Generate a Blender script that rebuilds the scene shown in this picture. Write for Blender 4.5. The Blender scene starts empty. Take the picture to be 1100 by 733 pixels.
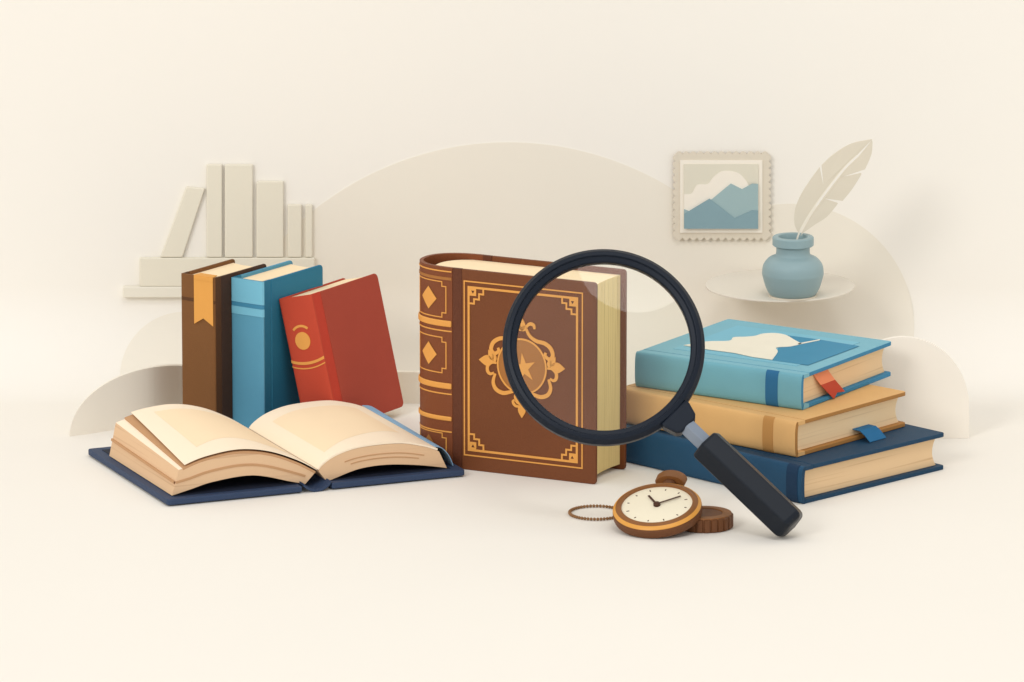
import bpy, bmesh, math, random
from mathutils import Vector, Matrix
random.seed(4)
S = bpy.context.scene
C = S.collection
rad = math.radians

# ------------------------------------------------------------------ camera
PITCH = rad(12.8); DIST = 8.0
VD = Vector((0, math.cos(PITCH), -math.sin(PITCH)))
VU = Vector((0, math.sin(PITCH), math.cos(PITCH)))
CAM = VU * 0.1335 - VD * DIST
cd = bpy.data.cameras.new("camera"); cam = bpy.data.objects.new("camera", cd); C.objects.link(cam)
cam.location = CAM; cam.rotation_euler = (math.pi / 2 - PITCH, 0, 0)
cd.sensor_width = 36; cd.lens = 36 * DIST / 1.1; cd.clip_start = 0.1; cd.clip_end = 200
S.camera = cam

# ------------------------------------------------------------------ light
w = bpy.data.worlds.new("World"); S.world = w; w.use_nodes = True
bg = w.node_tree.nodes["Background"]
bg.inputs[0].default_value = (0.985, 0.99, 1.0, 1); bg.inputs[1].default_value = 0.83
def lamp(name, loc, target, size, power, col):
    ld = bpy.data.lights.new(name, 'AREA'); ld.shape = 'DISK'; ld.size = size; ld.energy = power; ld.color = col
    o = bpy.data.objects.new(name, ld); C.objects.link(o); o.location = loc
    o.rotation_euler = (Vector(target) - Vector(loc)).to_track_quat('-Z', 'Y').to_euler()
    return o
lamp("key_softbox", Vector((-0.50, -0.78, 0.50)) * 34, (0, 0, 0.05), 10.5, 3100, (1.0, 0.985, 0.955))
lamp("overhead_softbox", Vector((0.10, -0.25, 0.25)) + Vector((0.10, -0.53, 0.84)) * 8, (0.10, -0.25, 0.25), 2.6, 90, (1.0, 0.99, 0.97))  # added lamp, placed so that the lens shows its reflection
S.view_settings.view_transform = 'Standard'; S.view_settings.look = 'None'
S.view_settings.exposure = -0.03; S.view_settings.gamma = 1
S.render.engine = 'CYCLES'
S.cycles.max_bounces = 10; S.cycles.transparent_max_bounces = 12

# ------------------------------------------------------------------ where a thing stands
def ray(px, row):
    return (VD * DIST + Vector((1, 0, 0)) * (px - 550) / 1000 + VU * (366.5 - row) / 1000)
def G(px, row, z=0.0):                 # point at height z
    r = ray(px, row); return CAM + r * ((z - CAM.z) / r.z)
def Wp(px, row, y):                    # point on the upright plane y
    r = ray(px, row); return CAM + r * ((y - CAM.y) / r.y)

# ------------------------------------------------------------------ materials
def lin(c):
    c = c / 255
    return c / 12.92 if c <= 0.04045 else ((c + 0.055) / 1.055) ** 2.4
def mat(name, rgb, rough=0.6, spec=0.25, metal=0.0, var=0.05, scale=30, bump=0.0, bscale=900, coat=0.0):
    m = bpy.data.materials.new(name); m.use_nodes = True
    n = m.node_tree.nodes; l = m.node_tree.links; b = n["Principled BSDF"]
    base = tuple(lin(c) for c in rgb)
    tc = n.new('ShaderNodeTexCoord'); no = n.new('ShaderNodeTexNoise'); no.inputs['Scale'].default_value = scale
    no.inputs['Detail'].default_value = 6
    l.new(tc.outputs['Object'], no.inputs['Vector'])
    mx = n.new('ShaderNodeMix'); mx.data_type = 'RGBA'
    mx.inputs[6].default_value = tuple(c * (1 - var) for c in base) + (1,)
    mx.inputs[7].default_value = tuple(min(1, c * (1 + var)) for c in base) + (1,)
    l.new(no.outputs['Fac'], mx.inputs[0]); l.new(mx.outputs[2], b.inputs['Base Color'])
    b.inputs['Roughness'].default_value = rough; b.inputs['Specular IOR Level'].default_value = spec
    b.inputs['Metallic'].default_value = metal; b.inputs['Coat Weight'].default_value = coat
    if bump:
        n2 = n.new('ShaderNodeTexNoise'); n2.inputs['Scale'].default_value = bscale; n2.inputs['Detail'].default_value = 3
        l.new(tc.outputs['Object'], n2.inputs['Vector'])
        bp = n.new('ShaderNodeBump'); bp.inputs['Strength'].default_value = bump; bp.inputs['Distance'].default_value = 0.0005
        l.new(n2.outputs['Fac'], bp.inputs['Height']); l.new(bp.outputs[0], b.inputs['Normal'])
    return m
def page_mat(name, rgb, dark, axis='Y', scale=1.0, amount=0.5):
    """page edges: fine leaves stacked along one axis, with a few longer darker gaps"""
    m = mat(name, rgb, rough=0.8, spec=0.1)
    n = m.node_tree.nodes; l = m.node_tree.links; b = n["Principled BSDF"]
    tc = n.new('ShaderNodeTexCoord'); mp = n.new('ShaderNodeMapping')
    s = [6 * scale] * 3; s['XYZ'.index(axis)] = 420 * scale; mp.inputs['Scale'].default_value = s
    l.new(tc.outputs['Object'], mp.inputs[0])
    no = n.new('ShaderNodeTexNoise'); no.inputs['Scale'].default_value = 1; no.inputs['Detail'].default_value = 2
    l.new(mp.outputs[0], no.inputs['Vector'])
    cr = n.new('ShaderNodeValToRGB'); cr.color_ramp.elements[0].position = 0.55; cr.color_ramp.elements[1].position = 0.72
    cr.color_ramp.elements[0].color = (0, 0, 0, 1); cr.color_ramp.elements[1].color = (amount,) * 3 + (1,)
    l.new(no.outputs['Fac'], cr.inputs[0])
    mx = n.new('ShaderNodeMix'); mx.data_type = 'RGBA'
    mx.inputs[6].default_value = tuple(lin(c) for c in rgb) + (1,); mx.inputs[7].default_value = tuple(lin(c) for c in dark) + (1,)
    l.new(cr.outputs[0], mx.inputs[0]); l.new(mx.outputs[2], b.inputs['Base Color'])
    return m

M = {}
M['wall'] = mat('wall_paint', (243, 238, 229), 0.9, 0.05, var=0.01, scale=3)
M['floor'] = mat('table_surface', (238, 230, 220), 0.85, 0.08, var=0.01, scale=4)
M['arch'] = mat('arch_paint', (238, 231, 217), 0.9, 0.05, var=0.015, scale=8)
M['arch_light'] = mat('light_arch_paint', (246, 239, 227), 0.9, 0.05, var=0.015, scale=8)  # same arch paint, lightened to offset the shade on the low panel
M['screen'] = mat('screen_board', (242, 235, 221), 0.9, 0.05, var=0.02, scale=8)
M['ghost'] = mat('pale_book_board', (231, 224, 206), 0.9, 0.05, var=0.01, scale=8)
M['ghost2'] = mat('pale_shelf_board', (233, 227, 212), 0.9, 0.05, var=0.01, scale=8)
M['brown_spine'] = mat('brown_cloth', (123, 82, 46), 0.7, 0.2, bump=0.5)
M['brown_spine_d'] = mat('brown_cloth_dark', (92, 60, 36), 0.7, 0.2, bump=0.5)
M['brown_cover'] = mat('dark_brown_cloth', (72, 50, 38), 0.7, 0.2, bump=0.5)
M['blue_spine'] = mat('light_blue_cloth', (92, 156, 184), 0.65, 0.2, bump=0.5)
M['blue_stripe'] = mat('pale_blue_foil', (120, 188, 213), 0.6, 0.2)
M['blue_line'] = mat('mid_blue_foil', (66, 134, 168), 0.6, 0.2)
M['blue_cover'] = mat('teal_blue_cloth', (46, 122, 154), 0.65, 0.2, bump=0.5)  # darker than the spine cloth: part of the cover's shade is in the colour
M['red_spine'] = mat('red_cloth', (190, 72, 50), 0.65, 0.2, bump=0.5)
M['red_hinge'] = mat('bright_red_cloth', (200, 66, 46), 0.65, 0.2, bump=0.5)
M['red_cover'] = mat('brick_red_cloth', (176, 74, 56), 0.7, 0.2, bump=0.5)  # duller than the spine, with some of the cover's shade in its colour
M['page_top'] = page_mat('page_tops', (250, 226, 188), (226, 192, 146), 'Y', 1.0, 0.4)
M['page_cream'] = mat('cream_paper', (252, 234, 208), 0.85, 0.1, var=0.01)
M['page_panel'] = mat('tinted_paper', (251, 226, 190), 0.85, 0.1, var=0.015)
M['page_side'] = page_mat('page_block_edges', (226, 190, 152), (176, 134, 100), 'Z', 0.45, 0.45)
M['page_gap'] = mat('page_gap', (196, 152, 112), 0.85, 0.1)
M['page_fore'] = page_mat('page_fore_edges', (232, 206, 142), (178, 146, 84), 'Y', 1.0, 0.75)
M['page_tan'] = page_mat('page_tail_edges', (238, 204, 160), (186, 142, 96), 'Y', 0.5, 0.6)
M['page_tan2'] = page_mat('page_tail_edges_pale', (240, 212, 170), (196, 160, 118), 'Y', 0.5, 0.6)
M['navy_board'] = mat('navy_board', (52, 68, 96), 0.6, 0.25, bump=0.3)
M['navy_lining'] = mat('dark_lining', (34, 40, 56), 0.7, 0.2)
M['sky_sheet'] = mat('pale_blue_endpaper', (140, 176, 206), 0.8, 0.1)
M['leather'] = mat('brown_leather', (114, 63, 31), 0.55, 0.3, var=0.10, scale=14, bump=0.5, bscale=500)
M['leather_d'] = mat('brown_leather_joint', (96, 50, 28), 0.55, 0.3, var=0.08, bump=0.5, bscale=500)
M['leather_s'] = mat('brown_leather_spine', (124, 66, 34), 0.5, 0.3, var=0.10, scale=14, bump=0.5, bscale=500)
M['gold'] = mat('gold_tooling', (226, 158, 74), 0.5, 0.4, var=0.06, scale=60)
M['gold_pale'] = mat('dull_gold', (166, 108, 52), 0.55, 0.3, var=0.06, scale=60)
M['orange'] = mat('orange_ribbon', (226, 162, 82), 0.7, 0.15)
M['black'] = mat('black_lacquer', (16, 25, 38), 0.40, 0.22, var=0.05)
M['handle'] = mat('handle_lacquer', (11, 20, 31), 0.36, 0.28, var=0.05)
M['steel'] = mat('brushed_steel', (128, 138, 152), 0.45, 0.5, metal=0.3)
M['sky_cover'] = mat('sky_blue_cloth', (126, 182, 198), 0.65, 0.2, bump=0.4)
M['sky_spine'] = mat('sky_blue_spine', (116, 174, 190), 0.65, 0.2, bump=0.4)
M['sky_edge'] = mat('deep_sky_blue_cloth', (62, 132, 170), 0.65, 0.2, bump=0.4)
M['sky_panel'] = mat('printed_blue', (62, 138, 172), 0.6, 0.2)
M['sky_panel2'] = mat('printed_light_blue', (124, 186, 206), 0.6, 0.2)
M['map_white'] = mat('printed_cream', (236, 230, 212), 0.7, 0.15)
M['strip_blue'] = mat('strip_blue', (46, 108, 152), 0.6, 0.2)
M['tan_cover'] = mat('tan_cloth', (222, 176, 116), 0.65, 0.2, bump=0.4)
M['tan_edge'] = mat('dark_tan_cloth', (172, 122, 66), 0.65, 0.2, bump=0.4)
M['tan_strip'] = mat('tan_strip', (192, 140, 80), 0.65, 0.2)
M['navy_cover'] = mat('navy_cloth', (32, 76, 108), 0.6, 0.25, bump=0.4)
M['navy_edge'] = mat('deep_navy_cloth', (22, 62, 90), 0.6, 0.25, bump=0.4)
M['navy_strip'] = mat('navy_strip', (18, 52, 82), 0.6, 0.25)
M['rib_or'] = mat('orange_bookmark', (236, 142, 100), 0.7, 0.15)
M['rib_red'] = mat('red_bookmark', (190, 74, 52), 0.7, 0.15)
M['rib_blue'] = mat('blue_bookmark', (40, 104, 148), 0.7, 0.15)
M['brass'] = mat('brown_brass', (138, 88, 44), 0.5, 0.35, var=0.08, scale=60)
M['brass_d'] = mat('dark_brass', (108, 66, 36), 0.55, 0.3, var=0.08, scale=60)
M['brass_g'] = mat('polished_gold_rim', (222, 156, 66), 0.4, 0.4)
M['dial'] = mat('dial_enamel', (246, 236, 210), 0.5, 0.3, var=0.01)
M['ink'] = mat('dark_brown_enamel', (78, 50, 36), 0.5, 0.2)
M['chain'] = mat('bronze_chain', (140, 98, 56), 0.5, 0.4)
M['inkwell'] = mat('matte_blue_glaze', (146, 170, 174), 0.45, 0.3, var=0.02)
M['disc'] = mat('round_shelf_paint', (228, 220, 206), 0.9, 0.05, var=0.01)
M['stamp'] = mat('stamp_border', (222, 212, 194), 0.9, 0.05, var=0.01)
M['stamp_mat'] = mat('stamp_mat', (243, 235, 221), 0.9, 0.05, var=0.01)
M['st_sky'] = mat('stamp_sky', (224, 218, 200), 0.9, 0.05, var=0.01)
M['st_far'] = mat('stamp_far_mountain', (160, 184, 186), 0.9, 0.05, var=0.03)
M['st_near'] = mat('stamp_near_mountain', (136, 164, 172), 0.9, 0.05, var=0.03)
M['feather'] = mat('feather_vane', (223, 213, 194), 0.9, 0.05, var=0.02)
M['quill'] = mat('feather_shaft', (238, 230, 214), 0.8, 0.1, var=0.01)

# ------------------------------------------------------------------ mesh helpers
def finish(name, bm, m, parent=None, bevel=0.0, smooth=False, segs=2):
    bmesh.ops.remove_doubles(bm, verts=bm.verts, dist=1e-6)
    bmesh.ops.recalc_face_normals(bm, faces=bm.faces)
    me = bpy.data.meshes.new(name); bm.to_mesh(me); bm.free()
    o = bpy.data.objects.new(name, me); C.objects.link(o); me.materials.append(m)
    if smooth:
        for p in me.polygons: p.use_smooth = True
        try: me.set_sharp_from_angle(angle=rad(40))
        except Exception: pass
    if bevel:
        b = o.modifiers.new('bevel', 'BEVEL'); b.width = bevel; b.segments = segs; b.limit_method = 'ANGLE'; b.angle_limit = rad(35)
    if parent is not None: o.parent = parent
    return o
def thing(name, label, cat, mtx=None, group=None):
    o = bpy.data.objects.new(name, None); C.objects.link(o); o.empty_display_size = 0.02
    if mtx is not None: o.matrix_world = mtx
    o['label'] = label; o['category'] = cat
    if group: o['group'] = group
    return o
def tag(o, label, cat, group=None):
    o['label'] = label; o['category'] = cat
    if group: o['group'] = group
    return o
def frame(o, x, y, z):
    m = Matrix.Identity(4)
    for i, v in enumerate((x, y, z)):
        v = Vector(v).normalized()
        for k in range(3): m[k][i] = v[k]
    for k in range(3): m[k][3] = o[k]
    return m
def prism(bm, pts, f, d0, d1):
    """outline pts (a,b) carried by the map f(a,b,d) from depth d0 to d1"""
    lo = [bm.verts.new(f(a, b, d0)) for a, b in pts]; hi = [bm.verts.new(f(a, b, d1)) for a, b in pts]
    n = len(pts)
    bm.faces.new(hi); bm.faces.new(lo[::-1])
    for i in range(n): bm.faces.new((lo[i], lo[(i + 1) % n], hi[(i + 1) % n], hi[i]))
def ribbon(bm, pts, wd, f, d0, d1, closed=False, taper=None):
    n = len(pts); P = [Vector(p) for p in pts]; L, R = [], []
    for i in range(n):
        a = P[(i - 1) % n] if (closed or i > 0) else P[i]; b = P[(i + 1) % n] if (closed or i < n - 1) else P[i]
        t1 = (P[i] - a); t2 = (b - P[i])
        t1 = t1.normalized() if t1.length > 1e-9 else t2.normalized(); t2 = t2.normalized() if t2.length > 1e-9 else t1
        n1 = Vector((-t1.y, t1.x)); n2 = Vector((-t2.y, t2.x)); m = (n1 + n2)
        m = m.normalized() if m.length > 1e-6 else n1
        k = 1 / max(0.5, m.dot(n1)); h = wd / 2 * (taper(i / (n - 1)) if taper else 1)
        L.append(P[i] + m * h * k); R.append(P[i] - m * h * k)
    q = [[bm.verts.new(f(v.x, v.y, d)) for v in s] for s in (L, R) for d in (d0, d1)]
    L0, L1, R0, R1 = q
    for i in range(n if closed else n - 1):
        j = (i + 1) % n
        bm.faces.new((L1[i], L1[j], R1[j], R1[i])); bm.faces.new((L0[i], L0[j], L1[j], L1[i]))
        bm.faces.new((R0[i], R1[i], R1[j], R0[j])); bm.faces.new((L0[i], R0[i], R0[j], L0[j]))
    if not closed:
        for i in (0, n - 1): bm.faces.new((L0[i], L1[i], R1[i], R0[i]))
def circle(cx, cy, r, n=48, a0=0, a1=360, ry=None):
    full = abs(a1 - a0) >= 360; k = n if full else n + 1
    return [(cx + r * math.cos(rad(a0 + (a1 - a0) * i / n)), cy + (ry or r) * math.sin(rad(a0 + (a1 - a0) * i / n))) for i in range(k)]
def smoothc(pts, n=8):
    out = []; P = [Vector(p) for p in pts]; m = len(P)
    for i in range(m - 1):
        p0 = P[max(i - 1, 0)]; p1 = P[i]; p2 = P[i + 1]; p3 = P[min(i + 2, m - 1)]
        for k in range(n):
            t = k / n
            out.append(0.5 * ((2 * p1) + (p2 - p0) * t + (2 * p0 - 5 * p1 + 4 * p2 - p3) * t * t + (3 * p1 - p0 - 3 * p2 + p3) * t ** 3))
    out.append(P[-1]); return [tuple(v) for v in out]
def rrect(x0, y0, x1, y1, rs, n=6):
    """rounded rectangle, radii for corners (x0,y0),(x1,y0),(x1,y1),(x0,y1)"""
    out = []
    for (cx, cy, sx, sy, a), r in zip(((x0, y0, 1, 1, 180), (x1, y0, -1, 1, 270), (x1, y1, -1, -1, 0), (x0, y1, 1, -1, 90)), rs):
        if r <= 0: out.append((cx, cy)); continue
        for k in range(n + 1):
            t = rad(a + 90 * k / n); out.append((cx + sx * r + r * math.cos(t), cy + sy * r + r * math.sin(t)))
    return out
def lathe(bm, prof, n=64, f=None, rmod=None):
    rings = []
    for r, z in prof:
        ring = []
        for i in range(n):
            a = 2 * math.pi * i / n; rr = r * (rmod(a, z) if rmod else 1)
            p = (rr * math.cos(a), rr * math.sin(a), z); ring.append(bm.verts.new(f(*p) if f else p))
        rings.append(ring)
    for k in range(len(rings) - 1):
        for i in range(n): bm.faces.new((rings[k][i], rings[k][(i + 1) % n], rings[k + 1][(i + 1) % n], rings[k + 1][i]))
    bm.faces.new(rings[0][::-1]); bm.faces.new(rings[-1])
def mm(*a): return tuple(v / 1000 for v in a)
def mmp(pts): return [(a / 1000, b / 1000) for a, b in pts]

# ------------------------------------------------------------------ setting: table surface and wall
WY = 0.400; SW = 0.11                    # the surface sweeps up into the wall with this radius
bm = bmesh.new()
vs = [bm.verts.new(p) for p in ((-8, -7, 0), (8, -7, 0), (8, WY - SW, 0), (-8, WY - SW, 0))]; bm.faces.new(vs)
o = finish('table_surface', bm, M['wall']); o['kind'] = 'structure'
def sweep(off=0.0, n=40):
    r_ = SW - off; P_ = [(WY - SW - .25, off), (WY - SW, off)]
    for k in range(1, n + 1): a = rad(90 * k / n); P_.append((WY - SW + r_ * math.sin(a), SW - r_ * math.cos(a)))
    P_.append((WY - off, 6.0)); return P_
prof = sweep()[1:]
bm = bmesh.new()
cols = [[bm.verts.new((x, y, z)) for y, z in prof] for x in (-8, 8)]
for i in range(len(prof) - 1): bm.faces.new((cols[0][i], cols[1][i], cols[1][i + 1], cols[0][i + 1]))
o = finish('wall', bm, M['wall'], smooth=True); o['kind'] = 'structure'
def hit(px, row, off):                   # where a sight line meets the backdrop
    d = ray(px, row); P_ = sweep(off)
    for (ya, za), (yb_, zb_) in zip(P_, P_[1:]):
        fa = (ya - CAM.y) * d.z - (za - CAM.z) * d.y; fb = (yb_ - CAM.y) * d.z - (zb_ - CAM.z) * d.y
        if fa * fb <= 0 and fa != fb:
            q = fa / (fa - fb); y = ya + (yb_ - ya) * q; z = za + (zb_ - za) * q
            return Vector((CAM.x + d.x * (y - CAM.y) / d.y, y, z))
def arch(cx, cy, rx, ry, bottom, th):
    """thin arch-shaped sheet that follows the sweep; returns the object"""
    bm = bmesh.new(); R = []; N = 60
    for i in range(N + 1):
        q = i / N; row = cy - ry * math.cos(q * math.pi / 2) if True else 0
        R.append((row, rx * math.sin(q * math.pi / 2)))
    k = R[-1][0]
    while k < bottom: k = min(bottom, k + 4); dy = (k - cy) / ry; R.append((k, rx * math.sqrt(max(.05, 1 - dy * dy)) if k > cy else rx))
    R = [(a_, max(b_, .3)) for a_, b_ in R if a_ <= bottom]
    rows_ = [[bm.verts.new(hit(cx + sx * b_, a_, off)) for sx, off in ((-1, th), (1, th), (1, .0), (-1, .0))] for a_, b_ in R]
    for a_, b_ in zip(rows_, rows_[1:]):
        for k in range(4): bm.faces.new((a_[k], b_[k], b_[(k + 1) % 4], a_[(k + 1) % 4]))
    bm.faces.new(rows_[0]); bm.faces.new(rows_[-1][::-1])
    return finish('arch_panel', bm, M['arch'], smooth=True)
def wall_panel(name, pts, y, th, m, bevel=0.0008):
    bm = bmesh.new(); P = [Wp(a, b, y) for a, b in pts]
    prism(bm, [(p.x, max(p.z, 0.0)) for p in P], lambda a, b, d: Vector((a, y + d, b)), 0, th)
    return finish(name, bm, m, bevel=bevel)
tag(arch(546, 489, 336, 336, 436, .0008), 'largest pale arch panel against the wall, behind the antique brown book', 'arch panel', 'pale arch panels')
tag(arch(199, 405, 70, 70, 430, .0014), 'small pale round arch panel on the wall below the left shelf', 'arch panel', 'pale arch panels')
tag(arch(849, 352, 133, 133, 436, .0011), 'medium pale arch panel behind the inkwell and the stacked books', 'arch panel', 'pale arch panels')
yr = G(1000, 471).y
o = wall_panel('arch_panel', [(905, 472)] + [p for p in circle(970, 436, 71, 48, 180, 360, ry=74)] + [(1041, 472)], yr, .005, M['arch_light'], bevel=.0004)
tag(o, 'low pale arch panel standing right of the three stacked books', 'arch panel', 'pale arch panels')
# long curved low screen behind the standing books
path = [(G(75, 469).x, G(75, 469).y), (G(110, 464).x, G(110, 464).y), (G(160, 455).x, G(160, 455).y), (G(205, 445).x, 0.258), (G(280, 440).x, 0.280), (G(380, 440).x, 0.288), (G(520, 440).x, 0.288)]
path = smoothc(path, 8)
def toprow(px):
    if px < 190: return 472 - 79 * math.sqrt(max(0, 1 - ((190 - px) / 115.5) ** 2))
    return 393 + 7 * min(1, max(0, (px - 190) / 240)) ** 1.5
bm = bmesh.new(); rows = []
fine = []
for (a, b), (c, d) in zip(path, path[1:]):
    for k in range(4): fine.append((a + (c - a) * k / 4, b + (d - b) * k / 4))
x0 = fine[0][0]
fine = [(x0 + (fine[1][0] - x0) * t, fine[0][1] + (fine[1][1] - fine[0][1]) * t) for t in (0, .04, .1, .2, .4, .7)] + fine[1:] + [path[-1]]
for i, (x, y) in enumerate(fine):
    r = Vector((x, y, 0)) - CAM; px = 550 + 1000 * DIST * r.x / r.dot(VD)
    z = max(Wp(px, toprow(px), y).z, 0.002)
    rows.append([bm.verts.new(p) for p in ((x, y, 0), (x, y, z), (x, y + .008, z), (x, y + .008, 0))])
for a, b in zip(rows, rows[1:]):
    for k in range(4): bm.faces.new((a[k], b[k], b[(k + 1) % 4], a[(k + 1) % 4]))
bm.faces.new(rows[0]); bm.faces.new(rows[-1][::-1])
o = finish('curved_screen', bm, M['screen'], smooth=True)
tag(o, 'low beige curved screen board standing behind the open book and the upright books', 'screen')

# ------------------------------------------------------------------ pale shelf with pale books (upper left)
def wbox(name, pts, y0, y1, m, bevel=0.001, parent=None):
    bm = bmesh.new(); P = [Wp(a, b, y0) for a, b in pts]
    prism(bm, [(p.x, p.z) for p in P], lambda a, b, d: Vector((a, y0 + d, b)), 0, y1 - y0)
    return finish(name, bm, m, bevel=bevel, parent=parent)
ys = 0.382
o = wbox('wall_shelf', [(132, 320), (132, 308.5), (345, 308.5), (345, 320)], WY - .0090, WY - .0005, M['ghost2']); tag(o, 'long pale shelf board fixed to the wall at left', 'shelf')
o = wbox('storage_box', [(150, 308), (150, 277.5), (338, 277.5), (338, 308)], WY - .0070, WY - .0005, M['ghost']); tag(o, 'long low pale box lying on the wall shelf under pale books', 'box')
gb = [('pale book leaning at a slant at the left end of the box', [(172, 276.8), (200, 201), (220, 203), (196, 276.8)]),
      ('narrow tall pale book, second from left on the wall shelf box', [(222, 276.8), (222, 177), (238.5, 177), (238.5, 276.8)]),
      ('wide tall pale book, broadest and tallest on the wall shelf box', [(241.5, 276.8), (241.5, 177), (271.5, 177), (271.5, 276.8)]),
      ('medium pale book between the widest tall book and the shortest ones', [(275.5, 276.8), (275.5, 196), (278, 195), (304.5, 195), (304.5, 276.8)]),
      ('short pale book beside the thin one near the shelf\'s right end', [(309, 276.8), (309, 220), (324, 220), (324, 276.8)]),
      ('thinnest short pale book at the right end of the wall shelf box', [(328, 276.8), (328, 220), (335.5, 220), (335.5, 276.8)])]
for lb, pts in gb:
    o = wbox('pale_book', pts, WY - .0055, WY - .0006, M['ghost'], bevel=0.0012); tag(o, lb, 'book', 'pale books on the wall shelf')

# ------------------------------------------------------------------ scalloped picture (stamp) on the wall
def stamp():
    yb = WY - .0066
    t = thing('picture_plaque', 'scalloped postage-stamp style picture of blue mountains hanging on the wall', 'picture', Matrix.Translation(Wp(775, 211, yb)))
    o0 = Wp(775, 211, yb)
    def px(p): v = Wp(p[0], p[1], yb) - o0; return (v.x, v.z)
    f = lambda a, b, d: Vector((a, -d, b))
    x0, x1, y0, y1 = 725.5, 825.5, 166, 255.5
    out = []; nx, ny = 13, 12
    def side(ax, ay, bx, by, n, ox, oy):
        for k in range(n):
            for j in range(8):
                tt = (k + j / 8) / n; s = 1.9 * abs(math.sin(math.pi * (tt * n)))
                out.append((ax + (bx - ax) * tt + ox * s * 1.5, ay + (by - ay) * tt + oy * s * 1.5))
    side(x0, y0, x1, y0, nx, 0, -1); side(x1, y0, x1, y1, ny, 1, 0); side(x1, y1, x0, y1, nx, 0, 1); side(x0, y1, x0, y0, ny, -1, 0)
    def lay(nm, pts, d0, d1, m, parent=t):
        bm = bmesh.new(); prism(bm, [px(p) for p in pts], f, d0, d1); return finish(nm, bm, m, parent)
    lay('scalloped_border', out, -.003, 0, M['stamp'])
    lay('mat', [(730.5, 172), (819, 172), (819, 250), (730.5, 250)], .0002, .0015, M['stamp_mat'])
    pic = lay('picture', [(734.5, 176), (814.5, 176), (814.5, 245), (734.5, 245)], .0017, .003, M['st_sky'])
    lay('cloud', smoothc([(734.7, 208), (743, 207), (749, 198), (760, 197), (766, 190), (774, 184), (784, 183), (794, 186), (801, 193), (804, 198)], 5) + [(804, 235), (734.7, 235)], .0032, .004, M['stamp_mat'], pic)
    lay('far_mountain', [(734.7, 224), (740, 226), (765, 213), (785, 196.5), (797, 202.5), (808, 196.5), (814.3, 197), (814.3, 240), (734.7, 240)], .0042, .005, M['st_far'], pic)
    lay('near_mountain', [(734.7, 229), (762, 212.5), (789, 233.5), (808, 225), (814.3, 225.5), (814.3, 244.8), (734.7, 244.8)], .0052, .006, M['st_near'], pic)
stamp()

# ------------------------------------------------------------------ inkwell with its shadow disc, feather
yd = WY - .001 - .083; pd = Wp(838, 306, yd)
bm = bmesh.new(); lathe(bm, [(.083, -.002), (.083, 0)], 96)  # disc modelled in place of the oval shadow around the inkwell
o = finish('round_shelf', bm, M['disc'], bevel=.0006); o.location = pd; tag(o, 'thin pale round wall shelf under the blue inkwell', 'shelf')
ib = G(851.5, 317.5, pd.z + .0004)
t = thing('inkwell', 'squat matte blue inkwell with round body and flared neck on round shelf', 'inkwell', Matrix.Translation(ib))
P = [(.020, 0), (.0255, .002), (.030, .010), (.0335, .022), (.034, .027), (.0325, .035), (.027, .042), (.020, .0455), (.0185, .049), (.0185, .056)]
body = [(a, b) for a, b in smoothc(P[:-1], 4)] + [P[-1]]
bm = bmesh.new(); lathe(bm, body, 64); finish('body', bm, M['inkwell'], t, smooth=True)
bm = bmesh.new(); lathe(bm, [(.0215, .0562), (.0228, .0572), (.0228, .0655), (.0215, .0667), (.0165, .0667), (.0155, .0655), (.0155, .0575), (.008, .0572)], 64); finish('lip', bm, M['inkwell'], t, smooth=True)
bm = bmesh.new(); lathe(bm, [(.0195, .0), (.0265, -.0003), (.0265, .0012), (.0195, .0022)], 64); finish('base_ring', bm, M['stamp'], t)
# feather: vane split by notches, curved shaft
fy = ib.y
t = thing('quill_feather', 'pale beige quill feather with notched vane standing in the inkwell', 'feather', Matrix.Translation(Wp(852, 262, fy)))
fo = Wp(852, 262, fy)
def fpx(p): v = Wp(p[0], p[1], fy) - fo; return (v.x, v.z)
ff = lambda a, b, d: Vector((a, d - .9 * (a * a) , b))
shaft = smoothc([(852.5, 275), (855, 262), (860, 247), (872, 226), (888, 203), (906, 180), (920, 166)], 6)
leftv = smoothc([(857.5, 250), (853.5, 241), (854, 226), (860, 210), (870, 194), (880.5, 179.5)], 5) + [(884.5, 199)] + smoothc([(882.5, 177.5), (896, 165), (915, 153.5), (937, 148.5)], 5)
rightv = smoothc([(937, 148.5), (936, 164), (929, 181)], 4) + [(903, 190.5), (925, 185)] + smoothc([(925, 187), (915, 203), (905, 215.5)], 4) + [(884, 213), (900, 218)] + smoothc([(899, 220), (888, 233), (876, 241), (862, 251)], 4)
mid = shaft[10:]
bm = bmesh.new(); prism(bm, [fpx(p) for p in leftv + [(x + 1.2, y - .8) for x, y in mid[::-1]] ][:], ff, 0, .0012)
finish('vane', bm, M['feather'], t)
bm = bmesh.new(); prism(bm, [fpx(p) for p in [(936.5, 149.5)] + rightv[1:] + [(x + 2.2, y + 1.6) for x, y in mid]], ff, 0, .0012)
finish('vane', bm, M['feather'], t)
bm = bmesh.new(); ribbon(bm, [fpx(p) for p in shaft], .0022, ff, -.0006, .0016, taper=lambda s: 1 - .75 * s)
finish('shaft', bm, M['quill'], t)

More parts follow.
